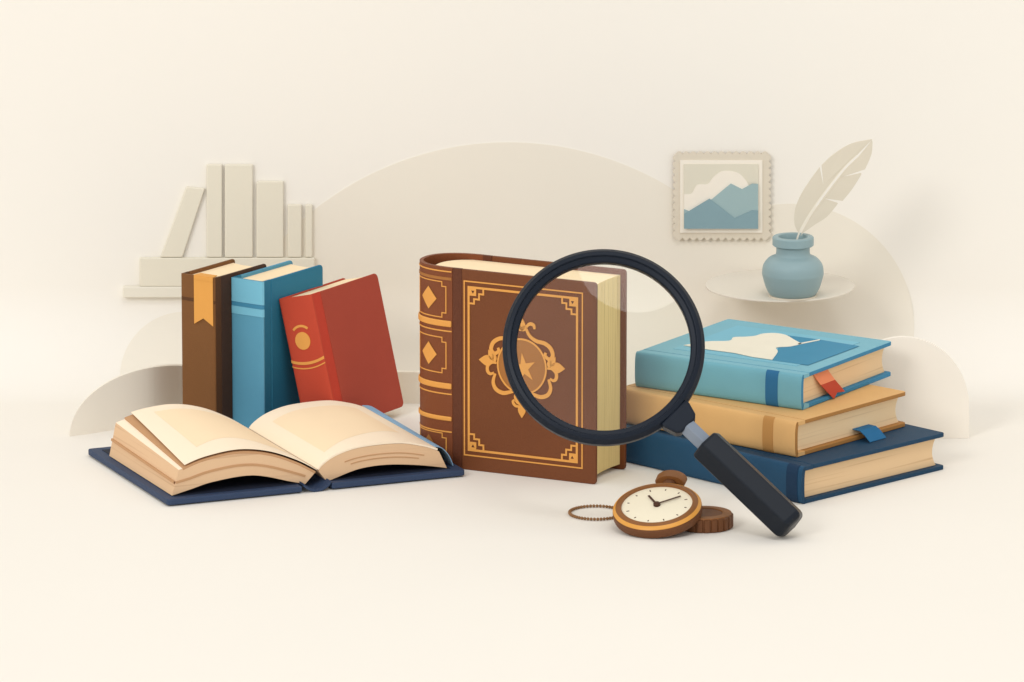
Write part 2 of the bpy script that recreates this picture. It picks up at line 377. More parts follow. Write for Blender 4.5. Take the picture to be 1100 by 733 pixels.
# ------------------------------------------------------------------ hard-cover books
class Spine:
    """outer spine curve in the local XY plane from (0,0) to (0,T), bulging to -X"""
    def __init__(s, T, b, n, N=64):
        s.P = []
        for i in range(N + 1):
            y = T * (1 - math.cos(math.pi * i / N)) / 2; q = abs(2 * y / T - 1)
            s.P.append(Vector((-b * max(0, 1 - q ** n) ** (1 / n), y)))
        s.A = [0]
        for a, b2 in zip(s.P, s.P[1:]): s.A.append(s.A[-1] + (b2 - a).length)
    def at(s, a):
        a = min(max(a, 0), s.A[-1]); i = 0
        while i < len(s.A) - 2 and s.A[i + 1] < a: i += 1
        t = (a - s.A[i]) / max(s.A[i + 1] - s.A[i], 1e-9); p = s.P[i].lerp(s.P[i + 1], t)
        tg = (s.P[i + 1] - s.P[i]).normalized(); return p, Vector((-tg.y, tg.x))
    def f(s, a, z, d):
        p, nn = s.at(a); p = p + nn * d; return Vector((p.x, p.y, z))
def front(u, w_, d): return Vector((u, -d, w_))

def book(name, label, mtx, W, H, T, mats, bulge=.003, n=4, c=.0028, over=.004, rc=.004, hinge=.009, concave=.004, group=None, spine_in=.0, edge=None):
    """mats: spine, hinge, cover, cover edge(back board), pages"""
    t = thing(name, label, 'book', mtx, group)
    sp = Spine(T, bulge, n)
    # spine shell
    bm = bmesh.new(); N = 40; cols = []
    for i in range(N + 1):
        a = sp.A[-1] * i / N; p, nn = sp.at(a); q = p - nn * c
        q.y = min(max(q.y, c * .9), T - c * .9) if 0 < i < N else q.y
        if i in (0, N): q = Vector((c, p.y)) if False else Vector((p.x + .0005, c if i == 0 else T - c))
        zt = H
        e = min(a, sp.A[-1] - a)
        if e < .003 and rc: zt = H - .0
        cols.append([bm.verts.new((p.x, p.y, 0)), bm.verts.new((p.x, p.y, zt)), bm.verts.new((q.x, q.y, zt)), bm.verts.new((q.x, q.y, 0))])
    for a, b in zip(cols, cols[1:]):
        for k in range(4): bm.faces.new((a[k], b[k], b[(k + 1) % 4], a[(k + 1) % 4]))
    bm.faces.new(cols[0]); bm.faces.new(cols[-1][::-1])
    so = finish('spine', bm, mats[0], t, smooth=True)
    # hinge strips and boards
    if hinge:
        for y0 in (0, T - c):
            bm = bmesh.new(); s = 1 if y0 == 0 else -1
            prism(bm, [(.0002, 0), (hinge, 0), (hinge, H), (.0002, H)], lambda a, b, d: Vector((a, y0 + d, b)), .0004 if s == 1 else 0, c if s == 1 else c - .0004)
            finish('hinge', bm, mats[1], t)
    boards = []
    for k, y0 in enumerate((0, T - c)):
        bm = bmesh.new()
        prism(bm, rrect(hinge + .0002, 0, W, H, (0, rc, rc, 0)), lambda a, b, d: Vector((a, y0 + d, b)), 0, c)
        boards.append(finish('front_cover' if k == 0 else 'back_cover', bm, mats[2 + k], t, bevel=.0008))
    # pages
    bm = bmesh.new(); pts = []
    for i in range(13):
        y = c + .0002 + (T - 2 * c - .0004) * i / 12; q = 2 * i / 12 - 1
        pts.append((W - over - concave * (1 - q * q), y))
    back = []
    for i in range(13):
        a = sp.A[-1] * i / 12; y = c + .0002 + (T - 2 * c - .0004) * i / 12
        q = abs(2 * y / T - 1); back.append((-bulge * max(0, 1 - q ** n) ** (1 / n) + c * 1.15 + .0006 + spine_in, y))
    prism(bm, pts + back[::-1], lambda a, b, d: Vector((a, b, d)), over, H - over)
    pg = finish('page_block', bm, mats[4], t)
    def second(ob, m2, test):
        ob.data.materials.append(m2)
        for p in ob.data.polygons:
            if test(p.normal): p.material_index = 1
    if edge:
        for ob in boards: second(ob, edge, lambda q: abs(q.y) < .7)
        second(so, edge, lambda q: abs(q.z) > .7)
    if mats[4] is M['page_fore']: second(pg, M['page_top'], lambda q: abs(q.z) > .7)
    return t, sp, boards, so, pg

def stand(px, row, ang, z=0): 
    a = rad(ang); return frame(G(px, row, z), (math.cos(a), math.sin(a), 0), (-math.sin(a), math.cos(a), 0), (0, 0, 1))
def lie(px, row, z0, T, ang, slope=0):
    a = rad(ang); o = G(px, row, z0); o.z = z0 + T
    return frame(o, (math.cos(a), math.sin(a), 0), (0, 0, -1), (-math.sin(a), math.cos(a), 0))

grp = 'upright books behind the open book'
# brown book with an orange ribbon
t, sp, bd, so, pg = book('hardcover_book', 'brown upright book with an orange swallowtail ribbon over its spine', stand(233, 466.5, 55), .093, .1745, .046,
    (M['brown_spine'], M['brown_spine_d'], M['brown_cover'], M['brown_spine'], M['page_top']), bulge=.0025, n=5, hinge=.010, rc=.004, group=grp)
bm = bmesh.new(); prism(bm, [(.0005, .144), (.046, .144), (.046, .1465), (.0005, .1465)], lambda a, b, d: sp.f(a, b, d), -.0005, .0004)
def spine_strip(sp, a0, a1, z0, z1, m, name, parent, d=.0005, n=24, curve=0.0, d0=-.0005):
    bm = bmesh.new(); cols = []
    for i in range(n + 1):
        a = a0 + (a1 - a0) * i / n; dz = curve * (1 - (2 * i / n - 1) ** 2)
        cols.append([bm.verts.new(sp.f(a, z0 - dz, d0)), bm.verts.new(sp.f(a, z1 - dz, d0)), bm.verts.new(sp.f(a, z1 - dz, d)), bm.verts.new(sp.f(a, z0 - dz, d))])
    for a, b in zip(cols, cols[1:]):
        for k in range(4): bm.faces.new((a[k], b[k], b[(k + 1) % 4], a[(k + 1) % 4]))
    bm.faces.new(cols[0]); bm.faces.new(cols[-1][::-1])
    return finish(name, bm, m, parent, smooth=True)
bm.free()
spine_strip(sp, .0005, sp.A[-1] - .0005, .1455, .1490, M['brown_spine_d'], 'spine_line', t)
bm = bmesh.new()
prism(bm, [(.003, .1705), (.003, .121), (.0155, .1285), (.028, .121), (.028, .1705)], lambda a, b, d: sp.f(a, b, d), .0006, .0016)
prism(bm, [(.003, .1700), (.028, .1700), (.028, .1752), (.003, .1752)], lambda a, b, d: sp.f(a, b, d), .0006, .0016)
prism(bm, [(.003, .0), (.028, .0), (.028, .012), (.003, .012)], lambda a, b, d: sp.f(a, .1746 + d, .0014 - b), .0, .001)
finish('ribbon', bm, M['orange'], t)

# blue book
t, sp, bd, so, pg = book('hardcover_book', 'blue upright book with pale stripes across its spine, between brown and red', stand(285, 466.5, 55.5), .109, .1705, .0435,
    (M['blue_spine'], M['blue_cover'], M['blue_cover'], M['blue_spine'], M['page_top']), bulge=.0025, n=5, hinge=.013, rc=.005, group=grp)
spine_strip(sp, .0005, sp.A[-1] - .0005, .1400, .1440, M['blue_line'], 'spine_line', t)
spine_strip(sp, .0005, sp.A[-1] - .0005, .1310, .1395, M['blue_stripe'], 'spine_stripe', t)
spine_strip(sp, .0005, sp.A[-1] - .0005, .1445, .1705, M['blue_stripe'], 'spine_stripe', t)

# red book leaning left
a = rad(58); ph = rad(13.5)
X = Vector((math.cos(a), math.sin(a), 0)); U = Vector((-math.sin(a), math.cos(a), 0))
Z = (Vector((0, 0, 1)) * math.cos(ph) + U * math.sin(ph)); Y = U * math.cos(ph) - Vector((0, 0, 1)) * math.sin(ph)
Tr, Hr = .044, .151
bl = G(330, 466, 0)                       # lower left edge of the spine rests on the table
org = bl - Y * Tr
t, sp, bd, so, pg = book('hardcover_book', 'red book leaning to the left with gold circle and arcs on its spine', frame(org, X, Y, Z), .130, Hr, Tr,
    (M['red_spine'], M['red_hinge'], M['red_cover'], M['red_cover'], M['page_top']), bulge=.0025, n=5, c=.0022, over=.002, hinge=.016, rc=.006, group=grp)
f = lambda a, b, d: sp.f(a, b, d)
mid = Tr / 2 + .002
bm = bmesh.new(); prism(bm, circle(mid, Hr - .049, .0098, 40), f, -.0003, .0007); finish('gold_disc', bm, M['gold'], t)
bm = bmesh.new(); ribbon(bm, circle(mid, Hr - .050, .0155, 20, 52, 128, ry=.0175), .0026, f, -.0003, .0007); finish('gold_arc', bm, M['gold'], t)
spine_strip(sp, .0015, sp.A[-1] - .0015, Hr - .0715, Hr - .0685, M['gold'], 'gold_band', t, curve=.004, d=.0006)
spine_strip(sp, .0015, sp.A[-1] - .0015, Hr - .0765, Hr - .0752, M['gold'], 'gold_band', t, curve=.004, d=.0006)

# ------------------------------------------------------------------ antique brown book
AW, AH, AT = .170, .2195, .077; ang = -26
a = rad(ang); o0 = G(640, 521); X = Vector((math.cos(a), math.sin(a), 0)); o0 = o0 - X * AW
t, sp, bd, so, pg = book('antique_book', 'large antique brown leather book with gold frames and raised spine bands', frame(o0, X, Vector((-math.sin(a), math.cos(a), 0)), (0, 0, 1)),
    AW, AH, AT, (M['leather_s'], M['leather_d'], M['leather'], M['leather'], M['page_fore']), bulge=.0535, n=2.3, c=.0042, over=.006, rc=.004, hinge=.011, concave=.003, spine_in=.012)
# tops of the leaves are paler than the fore edge
def zp(p):   # enlarged picture units to the cover's own plane
    x, y = p; top_ = 88 + (x - 125) * .0714; bot = 663 + (x - 128) * .114
    return ((x - 125) / 420 * AW, AH * (1 - (y - top_) / (bot - top_)))
def cov(name, pts, wd, m, parent=bd[0], closed=False, taper=None, d=.0007):
    bm = bmesh.new(); ribbon(bm, pts, wd, front, -.0003, d, closed, taper); return finish(name, bm, m, parent)
def rect(a0, b0, a1, b1): return [(a0, b0), (a1, b0), (a1, b1), (a0, b1)]
ml, mr, mb, mt = .0145, AW - .016, .0165, AH - .0125
cov('outer_gold_line', rect(ml, mb, mr, mt), .0014, M['gold'], closed=True)
il, ir, ib_, it = ml + .0052, mr - .0062, mb + .006, mt - .0062
cov('inner_gold_line', rect(il, ib_, ir, it), .0024, M['gold'], closed=True)
for sx, sy, cx, cy in ((1, 1, il, ib_), (-1, 1, ir, ib_), (-1, -1, ir, it), (1, -1, il, it)):
    bm = bmesh.new()
    q = lambda u, v: (cx + sx * u / 1000, cy + sy * v / 1000)
    prism(bm, [q(0.9, 0.9), q(9, 0.9), q(9, 9), q(0.9, 9)][::1], front, -.0003, .0008)
    ribbon(bm, [q(1, 17.5), q(6.5, 17.5), q(6.5, 12.5), q(12.5, 12.5), q(12.5, 6.5), q(17.5, 6.5), q(17.5, 1)], .0019, front, -.0003, .00075)
    finish('corner_ornament', bm, M['gold'], bd[0])
    bm = bmesh.new(); prism(bm, [q(3.4, 3.4), q(7, 3.4), q(5.2, 6.4)], front, .0007, .0011); finish('corner_inlay', bm, M['leather_d'], bd[0])
# medallion
ec = zp((330, 366)); k = AW / 420        # metres per picture unit
def E(x, y): return (ec[0] + x * k, ec[1] - y * k * 1.04)
bm = bmesh.new(); prism(bm, [E(*p) for p in circle(0, 0, 69, 64)], front, -.0003, .0006)
med = finish('medallion', bm, M['gold_pale'], bd[0])
bm = bmesh.new(); ribbon(bm, [E(*p) for p in circle(0, 0, 70.5, 72)], .0019, front, -.0003, .0010, closed=True); finish('medallion_ring', bm, M['gold'], med)
star = []
for i in range(10):
    r = 36 if i % 2 == 0 else 13; an = rad(-100 + 36 * i); star.append(E(6 + r * math.cos(an), 4 + 1.12 * r * math.sin(an)))
bm = bmesh.new(); prism(bm, star, front, .0006, .0011); finish('star', bm, M['gold'], med)
def leaf(bm, cx, cy, an, L, wd):
    pts = []
    for i in range(13):
        s = i / 12; pts.append((L * s, wd * math.sin(math.pi * s ** .8) * (1 - .15 * s)))
    pts = pts + [(x, -y) for x, y in pts[-2:0:-1]]
    ca, sa = math.cos(rad(an)), math.sin(rad(an))
    prism(bm, [E(cx + x * ca - y * sa, cy + x * sa + y * ca) for x, y in pts], front, -.0003, .0011)
def scroll(bm, pts, w0=8.5):
    ribbon(bm, [E(*p) for p in smoothc(pts, 7)], w0 * k, front, -.0003, .0010, taper=lambda s: .8 + .5 * math.sin(math.pi * s))
for sx in (-1, 1):
    bm = bmesh.new(); leaf(bm, sx * 84, -6, 0 if sx > 0 else 180, 42, 15); leaf(bm, sx * 84, -8, -90 + sx * 28, 30, 8)
    leaf(bm, sx * 78, -4, -90 + sx * 12, 28, 7); 
    scroll(bm, [(sx * 74, -2), (sx * 88, -2), (sx * 100, 8), (sx * 100, 22), (sx * 92, 28), (sx * 82, 24)], 7)
    finish('gold_fleur', bm, M['gold'], bd[0])
    bm = bmesh.new()
    scroll(bm, [(sx * 10, -104), (sx * 22, -82), (sx * 42, -70), (sx * 66, -66), (sx * 84, -54), (sx * 90, -36), (sx * 80, -26), (sx * 68, -34), (sx * 70, -42)])
    scroll(bm, [(sx * 10, -100), (sx * 22, -112), (sx * 34, -110), (sx * 37, -100)], 7)
    finish('gold_scroll', bm, M['gold'], bd[0])
    bm = bmesh.new()
    scroll(bm, [(sx * 78, 26), (sx * 84, 48), (sx * 76, 66), (sx * 56, 74), (sx * 36, 70), (sx * 22, 66)])
    finish('gold_scroll', bm, M['gold'], bd[0])
bm = bmesh.new(); leaf(bm, 0, -92, -90, 34, 11); leaf(bm, 0, -92, -50, 22, 7); leaf(bm, 0, -92, -130, 22, 7); finish('gold_fleur', bm, M['gold'], bd[0])
bm = bmesh.new(); leaf(bm, 0, 98, 90, 36, 12)
for sx in (-1, 1):
    scroll(bm, [(0, 100), (sx * 14, 92), (sx * 18, 78), (sx * 12, 72)], 8); scroll(bm, [(0, 104), (sx * 18, 104), (sx * 26, 94), (sx * 20, 88)], 6)
finish('gold_fleur', bm, M['gold'], bd[0])
# spine: raised bands, thin gold lines, frames and diamonds
amax = sp.A[-1]
def zz(y): return AH * (1 - (y - 88) / (664 - 88))
for y0, y1 in ((240, 258), (420, 437), (516, 529)):
    b_ = spine_strip(sp, .0008, amax - .0008, zz(y1) , zz(y0), M['gold'], 'raised_band', so, d=.0016, n=40)
    bv = b_.modifiers.new('bevel', 'BEVEL'); bv.width = .0012; bv.segments = 2; bv.limit_method = 'ANGLE'
spine_strip(sp, .0008, amax - .0008, zz(124), zz(116), M['gold_pale'], 'gold_line', so, n=40)
for y in (99, 270, 451, 560):
    spine_strip(sp, .0008, amax - .0008, zz(y) - .0008, zz(y) + .0006, M['gold'], 'gold_line', so, n=40)
for y0, y1 in ((130, 232), (290, 392), (566, 652)):
    zt, zb = zz(y0), zz(y1); L, R_, s = .052, .0075, .005
    base = [(L, zb), (L, zt), (R_ + s, zt), (R_ + s, zt - s), (R_, zt - s), (R_, zb + s), (R_ + s, zb + s), (R_ + s, zb)]
    pts = []
    for i in range(len(base)):
        p, q = base[i], base[(i + 1) % len(base)]
        for kk in range(8): pts.append((p[0] + (q[0] - p[0]) * kk / 8, p[1] + (q[1] - p[1]) * kk / 8))
    bm = bmesh.new(); ribbon(bm, pts, .0011, sp.f, -.0003, .0005, closed=True); finish('gold_frame', bm, M['gold'], so)
    cz = (zt + zb) / 2; h = .0125; ac = .031; wd = .0118; bm = bmesh.new()
    N = 10; up, dn, mids = [], [], []
    for i in range(N + 1):
        q = -1 + 2 * i / N; e = h * (1 - abs(q)) + 1e-5
        up.append(bm.verts.new(sp.f(ac + q * wd, cz + e, .0006))); dn.append(bm.verts.new(sp.f(ac + q * wd, cz - e, .0006)))
    for i in range(N): bm.faces.new((up[i], up[i + 1], dn[i + 1], dn[i]))
    bmesh.ops.solidify(bm, geom=bm.faces[:], thickness=.0008)
    finish('gold_diamond', bm, M['gold'] if y0 < 500 else M['gold_pale'], so)

# ------------------------------------------------------------------ stack of three lying books
grp = 'three books stacked at the right'
TN, TT, TB = .0405, .0385, .0385
t, sp, bd, so, pg = book('hardcover_book', 'navy blue book at the bottom of the stack', lie(865, 541.5, 0, TN, 44.5), .218, .272, TN,
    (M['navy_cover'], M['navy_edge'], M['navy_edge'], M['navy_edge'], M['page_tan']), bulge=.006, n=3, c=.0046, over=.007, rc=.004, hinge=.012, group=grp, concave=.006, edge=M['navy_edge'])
spine_strip(sp, .001, sp.A[-1] - .001, .006, .022, M['navy_strip'], 'spine_band', t)
t, sp, bd, so, pg = book('hardcover_book', 'tan book in the middle of the stack with a blue tab bookmark', lie(857, 491.3, TN + .0002, TT, 49), .186, .246, TT,
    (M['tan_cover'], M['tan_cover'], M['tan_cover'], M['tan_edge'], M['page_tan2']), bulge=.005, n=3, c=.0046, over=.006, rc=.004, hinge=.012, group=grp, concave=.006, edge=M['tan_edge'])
spine_strip(sp, .001, sp.A[-1] - .001, .030, .044, M['tan_strip'], 'spine_band', t)
bm = bmesh.new()   # tab lying out of the pages, drooping over the cover below
pts = [(.098, TT - .020), (.098, TT - .0185)]
prof = [(.012, TT - .012), (-.004, TT - .0115), (-.010, TT - .008), (-.018, TT - .0012)]
cl = []
for i, (z, y) in enumerate(prof):
    cl.append([bm.verts.new((x, y + dy, z)) for x, dy in ((.100, 0), (.128, 0), (.128, .0008), (.100, .0008))])
for a_, b_ in zip(cl, cl[1:]):
    for kk in range(4): bm.faces.new((a_[kk], b_[kk], b_[(kk + 1) % 4], a_[(kk + 1) % 4]))
bm.faces.new(cl[0]); bm.faces.new(cl[-1][::-1]); finish('bookmark', bm, M['rib_blue'], t)
t, sp, bd, so, pg = book('hardcover_book', 'sky blue book with a map picture and red bookmark, on top of the stack', lie(863, 440.5, TN + TT + .0004, TB, 57.5), .190, .207, TB,
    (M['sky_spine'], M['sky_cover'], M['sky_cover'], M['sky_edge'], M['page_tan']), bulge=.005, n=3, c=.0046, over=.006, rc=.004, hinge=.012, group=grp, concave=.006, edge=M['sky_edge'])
spine_strip(sp, .001, sp.A[-1] - .001, .029, .044, M['strip_blue'], 'spine_band', t)
bm = bmesh.new(); prism(bm, [(.030, .026), (.165, .026), (.165, .180), (.030, .180)], front, -.0003, .0004); pic = finish('cover_picture', bm, M['sky_panel2'], bd[0])
def tp(p):  # picture point on the top cover -> cover coordinates
    g = G(p[0], p[1], TN + TT + .0004 + TB); o_ = t.matrix_world.inverted() @ g; return (o_.x, o_.z)
def tl(name, pts, m, d0, d1):
    bm = bmesh.new(); prism(bm, [tp(p) for p in pts], front, d0, d1); return finish(name, bm, m, pic)
tl('blue_field', [(842, 360.5), (880, 365.5), (923, 372.5), (868, 393), (829.5, 387.8), (835, 377)], M['sky_panel'], .0005, .0007)
tl('map_shape', smoothc([(734.5, 372), (759, 368), (783, 367.3), (788, 363.5), (800, 363), (811, 362), (819, 359.7), (832, 359), (844, 361), (853, 366), (861, 370.3)], 4) + smoothc([(861, 370.5), (849, 373.3), (834, 374.5), (835.5, 379), (829.5, 387.6)], 4) + [(808, 384.5), (789, 380.3), (760, 376.5)], M['map_white'], .0008, .0012)
tl('map_line', [(857, 370.2), (881, 365.6), (880.5, 366.6), (858, 371.2)], M['map_white'], .0008, .0012)
def strap(name, secs, th, m, parent):     # secs: list of ((x0,x1), y, z)
    bm = bmesh.new(); cl = []
    for (xa, xb), y, z in secs: cl.append([bm.verts.new(p) for p in ((xa, y, z), (xb, y, z), (xb, y, z - th), (xa, y, z - th))])
    for a_, b_ in zip(cl, cl[1:]):
        for kk in range(4): bm.faces.new((a_[kk], b_[kk], b_[(kk + 1) % 4], a_[(kk + 1) % 4]))
    bm.faces.new(cl[0]); bm.faces.new(cl[-1][::-1]); return finish(name, bm, m, parent)
bk = strap('bookmark', [((.028, .058), .0048, .0060), ((.033, .063), .012, .004), ((.038, .068), .0190, .0015)], .0008, M['rib_or'], t)
bm = bmesh.new()
prism(bm, [(.038, .0191), (.068, .0191), (.0835, .0345), (.0675, .0325), (.0590, .0378)], lambda a_, b_, d: Vector((a_, b_, .0014 - (b_ - .0191) * .22 + d)), -.0008, 0)
finish('bookmark_end', bm, M['rib_red'], bk)

# ------------------------------------------------------------------ open book
a = rad(23); X = Vector((math.cos(a), math.sin(a), 0)); U = Vector((-math.sin(a), math.cos(a), 0))
t = thing('open_book', 'open book with blank cream pages and a navy cover', 'book', frame(G(180, 545), X, U, (0, 0, 1)))
def zmap(z0): return lambda a_, b_, d: Vector((a_, b_, z0 + d))
CW, CL = .339, .248
for x0, x1, r in ((0, .152, (.004, 0, 0, .004)), (.186, CW, (0, .004, .004, 0))):
    bm = bmesh.new(); prism(bm, rrect(x0, 0, x1, CL, r), zmap(.0015), 0, .0065); finish('cover', bm, M['navy_board'], t, bevel=.0012)
bm = bmesh.new(); pr = [(.1535 + .0310 * k_ / 16, .0078 - .0076 * math.sin(math.pi * k_ / 16) ** .7) for k_ in range(17)]
outl = pr + [(x, z + .0030) for x, z in pr[::-1]]
prism(bm, outl, lambda a_, b_, d: Vector((a_, d, b_)), 0.0, CL); finish('spine', bm, M['navy_board'], t)
bm = bmesh.new(); prism(bm, [(.012, .010), (.150, .010), (.150, .235), (.012, .235)], zmap(.0081), 0, .0004); prism(bm, [(.189, .010), (.326, .010), (.326, .235), (.189, .235)], zmap(.0081), 0, .0004)  # dark sheets painted as the shadow beneath the lifted page blocks
finish('lining', bm, M['navy_lining'], t)
def interp(P, x):
    if x <= P[0][0]: return P[0][1]
    for (a_, b_), (c_, d_) in zip(P, P[1:]):
        if x <= c_: return b_ + (d_ - b_) * (x - a_) / (c_ - a_)
    return P[-1][1]
LT = smoothc([(.020, .0400), (.045, .0480), (.083, .0526), (.118, .0475), (.150, .035), (.1735, .0215)], 8)
RT = smoothc([(.1735, .0215), (.180, .0280), (.196, .0365), (.2225, .0425), (.266, .0430), (.295, .0370), (.3116, .0310)], 8)
LB = smoothc([(.0095, .0088), (.030, .0135), (.057, .0195), (.101, .0220), (.144, .0110), (.160, .0068)], 6)
RB = smoothc([(.1850, .0068), (.196, .0105), (.222, .0175), (.253, .0190), (.290, .0150), (.3225, .0088)], 6)
Y0 = .012
def YB(x): return Y0 + .192 + .020 * (x / .33)
def lift(x, s): return .011 * s * max(0, 1 - x / .17)      # left leaves rise a little toward the head
def block(name, prof_, m, Ns=14, lf=True):
    bm = bmesh.new(); rings = []
    for i in range(Ns + 1):
        s = i / Ns; rings.append([bm.verts.new((x, Y0 + (YB(x) - Y0) * s, z + (lift(x, s) * min(1, max(0, z - .009) / .03) if lf else 0))) for x, z in prof_])
    for r0, r1 in zip(rings, rings[1:]):
        for k_ in range(len(prof_)): bm.faces.new((r0[k_], r0[(k_ + 1) % len(prof_)], r1[(k_ + 1) % len(prof_)], r1[k_]))
    bm.faces.new(rings[0][::-1]); bm.faces.new(rings[-1]); return finish(name, bm, m, t)
ltop = [(x, z - .0045 - .0) for x, z in LT if .026 < x < .168]
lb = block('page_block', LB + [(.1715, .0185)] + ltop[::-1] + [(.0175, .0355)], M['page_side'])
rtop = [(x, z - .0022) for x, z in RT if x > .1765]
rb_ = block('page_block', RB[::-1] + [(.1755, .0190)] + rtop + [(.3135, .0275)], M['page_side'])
# darker leaves seen as bands along the fronts
def band(P, m, name, parent, y0=Y0 - .0004, w_=.0012):
    bm = bmesh.new(); ribbon(bm, P, w_, lambda a_, b_, d: Vector((a_, y0 + d, b_)), -.0002, .0008, taper=lambda s: 1); o = finish(name, bm, m, parent); return o
def midc(T_, B_, k_, x0, x1, n=24): return [(x0 + (x1 - x0) * i / n, interp(B_, x0 + (x1 - x0) * i / n) * (1 - k_) + (interp(T_, x0 + (x1 - x0) * i / n) - .0045) * k_) for i in range(n + 1)]
band([(.0142, .0225)] + midc(LT, LB, .47, .030, .160), M['page_gap'], 'leaf_gap', lb, w_=.0024)
for k_, x0, x1 in ((.62, .205, .296), (.40, .212, .290)):
    band(midc(RT, RB, k_, x0, x1), M['page_gap'], 'leaf_gap', rb_, w_=.0008)
bm = bmesh.new()    # the same gap on the left long side
q = [(0, 0)]
ring = []
for i in range(15):
    s = i / 14; x = .0126; y = Y0 + (YB(x) - Y0) * s; z = .0212 + .004 * s
    ring.append([bm.verts.new(p) for p in ((x, y, z), (x - .0011, y, z + .0002), (x - .0006, y, z + .0026), (x + .0012, y, z + .0024))])
for r0, r1 in zip(ring, ring[1:]):
    for k_ in range(4): bm.faces.new((r0[k_], r0[(k_ + 1) % 4], r1[(k_ + 1) % 4], r1[k_]))
finish('leaf_gap', bm, M['page_gap'], lb)
# top leaves
def HT(x): return interp(LT, x) if x < .1735 else interp(RT, x)
def sheet(name, m, x0f, x1f, s0, s1, dz, th=.0006, parent=None, nx=40, ns=20, crop=None, extra=lambda x, s: 0):
    bm = bmesh.new(); g = []
    for j in range(ns + 1):
        s = s0 + (s1 - s0) * j / ns; row_ = []
        for i in range(nx + 1):
            q_ = i / nx; x = x0f(s) + (x1f(s) - x0f(s)) * q_; ss = s
            if crop: ss = crop(q_, s)
            y = Y0 + (YB(x) - Y0) * ss
            row_.append(bm.verts.new((x, y, HT(x) + lift(x, ss) + dz + extra(x, ss))))
        g.append(row_)
    for j in range(ns):
        for i in range(nx): bm.faces.new((g[j][i], g[j][i + 1], g[j + 1][i + 1], g[j + 1][i]))
    bmesh.ops.recalc_face_normals(bm, faces=bm.faces)
    bmesh.ops.solidify(bm, geom=bm.faces[:], thickness=th)
    return finish(name, bm, m, parent or t, smooth=True)
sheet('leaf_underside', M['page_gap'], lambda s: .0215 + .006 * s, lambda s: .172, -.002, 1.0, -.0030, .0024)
pl = sheet('page', M['page_cream'], lambda s: .0235 + .012 * s, lambda s: .1732, -.004, 1.0, 0, .0006)
pr_ = sheet('page', M['page_cream'], lambda s: .1738, lambda s: .3120, -.001, 1.0, 0, .0018)
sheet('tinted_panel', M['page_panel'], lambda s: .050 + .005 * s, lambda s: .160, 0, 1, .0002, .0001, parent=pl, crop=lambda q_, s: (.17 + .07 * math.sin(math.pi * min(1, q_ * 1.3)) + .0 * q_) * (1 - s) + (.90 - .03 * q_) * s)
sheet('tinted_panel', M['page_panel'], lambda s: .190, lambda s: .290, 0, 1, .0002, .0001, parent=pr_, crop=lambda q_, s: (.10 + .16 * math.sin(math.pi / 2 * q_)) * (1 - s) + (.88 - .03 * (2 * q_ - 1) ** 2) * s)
# cream strip: top of the block left of the lifted page
bm = bmesh.new(); ring = []
for i in range(15):
    s = i / 14; y = Y0 + (YB(.02) - Y0) * s
    r_ = []
    for x, z in ((.0178, .0358), (.0290, .0388), (.0290, .0382), (.0178, .0352)): r_.append(bm.verts.new((x, y, z + lift(x, s) * min(1, (z - .009) / .03))))
    ring.append(r_)
for r0, r1 in zip(ring, ring[1:]):
    for k_ in range(4): bm.faces.new((r0[k_], r0[(k_ + 1) % 4], r1[(k_ + 1) % 4], r1[k_]))
finish('page', bm, M['page_cream'], t)
# pale blue endpaper curling up along the right side
bm = bmesh.new(); prof = smoothc([(.3122, .0318), (.3200, .0295), (.3280, .0200), (.3325, .0090)], 4); ring = []
for i in range(13):
    s = .03 + .99 * i / 12; y = Y0 + (YB(.32) - Y0) * s
    g = [(x + .008 * s * (x - .3126) / .02, z) for x, z in prof]; ring.append([bm.verts.new((x, y, z)) for x, z in g] + [bm.verts.new((x - .0006, y, z - .0004)) for x, z in g[::-1]])
for r0, r1 in zip(ring, ring[1:]):
    for k_ in range(len(r0)): bm.faces.new((r0[k_], r0[(k_ + 1) % len(r0)], r1[(k_ + 1) % len(r0)], r1[k_]))
bm.faces.new(ring[0]); bm.faces.new(ring[-1][::-1]); finish('endpaper', bm, M['sky_sheet'], t)

# ------------------------------------------------------------------ magnifying glass
LEAN = rad(12.8 + 15)
ey = Vector((0, math.sin(LEAN), math.cos(LEAN))); ex = Vector((1, 0, 0)); nz = ex.cross(ey)
kc = math.cos(rad(15))
hd = Vector((200, -191 / kc)).normalized()          # handle direction in the ring's plane
tipL = Vector((200, -191 / kc)).length / 1000
tipz = .0175 * abs(math.sqrt(max(0, 1 - (hd.y * ey.z) ** 2)))
MS = .965
tip = G(850, 565, tipz)
ctr = tip - (ex * hd.x + ey * hd.y) * tipL * MS
t = thing('magnifying_glass', 'large black-rimmed magnifying glass standing on its handle tip before the antique book', 'magnifying glass', frame(ctr, ex, ey, nz) @ Matrix.Scale(MS, 4))
def torus(bm, prof, n=128):
    rings = [[bm.verts.new((r * math.cos(2 * math.pi * i / n), r * math.sin(2 * math.pi * i / n), z)) for r, z in prof] for i in range(n)]
    m_ = len(prof)
    for i in range(n):
        r0, r1 = rings[i], rings[(i + 1) % n]
        for k_ in range(m_): bm.faces.new((r0[k_], r0[(k_ + 1) % m_], r1[(k_ + 1) % m_], r1[k_]))
bm = bmesh.new(); torus(bm, mmp([(109, -5), (109, 3), (105, 8), (100.5, 9), (99.5, 6.5), (94.5, 5.5), (93.5, 3.5), (93.5, -5.5), (96, -8), (105, -8)]))
rim = finish('rim', bm, M['black'], t, bevel=.0006, smooth=False)
for p in rim.data.polygons: p.use_smooth = True
rim.data.set_sharp_from_angle(angle=rad(25))
gm = bpy.data.materials.new('lens_glass'); gm.use_nodes = True; n = gm.node_tree.nodes; l = gm.node_tree.links; n.remove(n['Principled BSDF'])
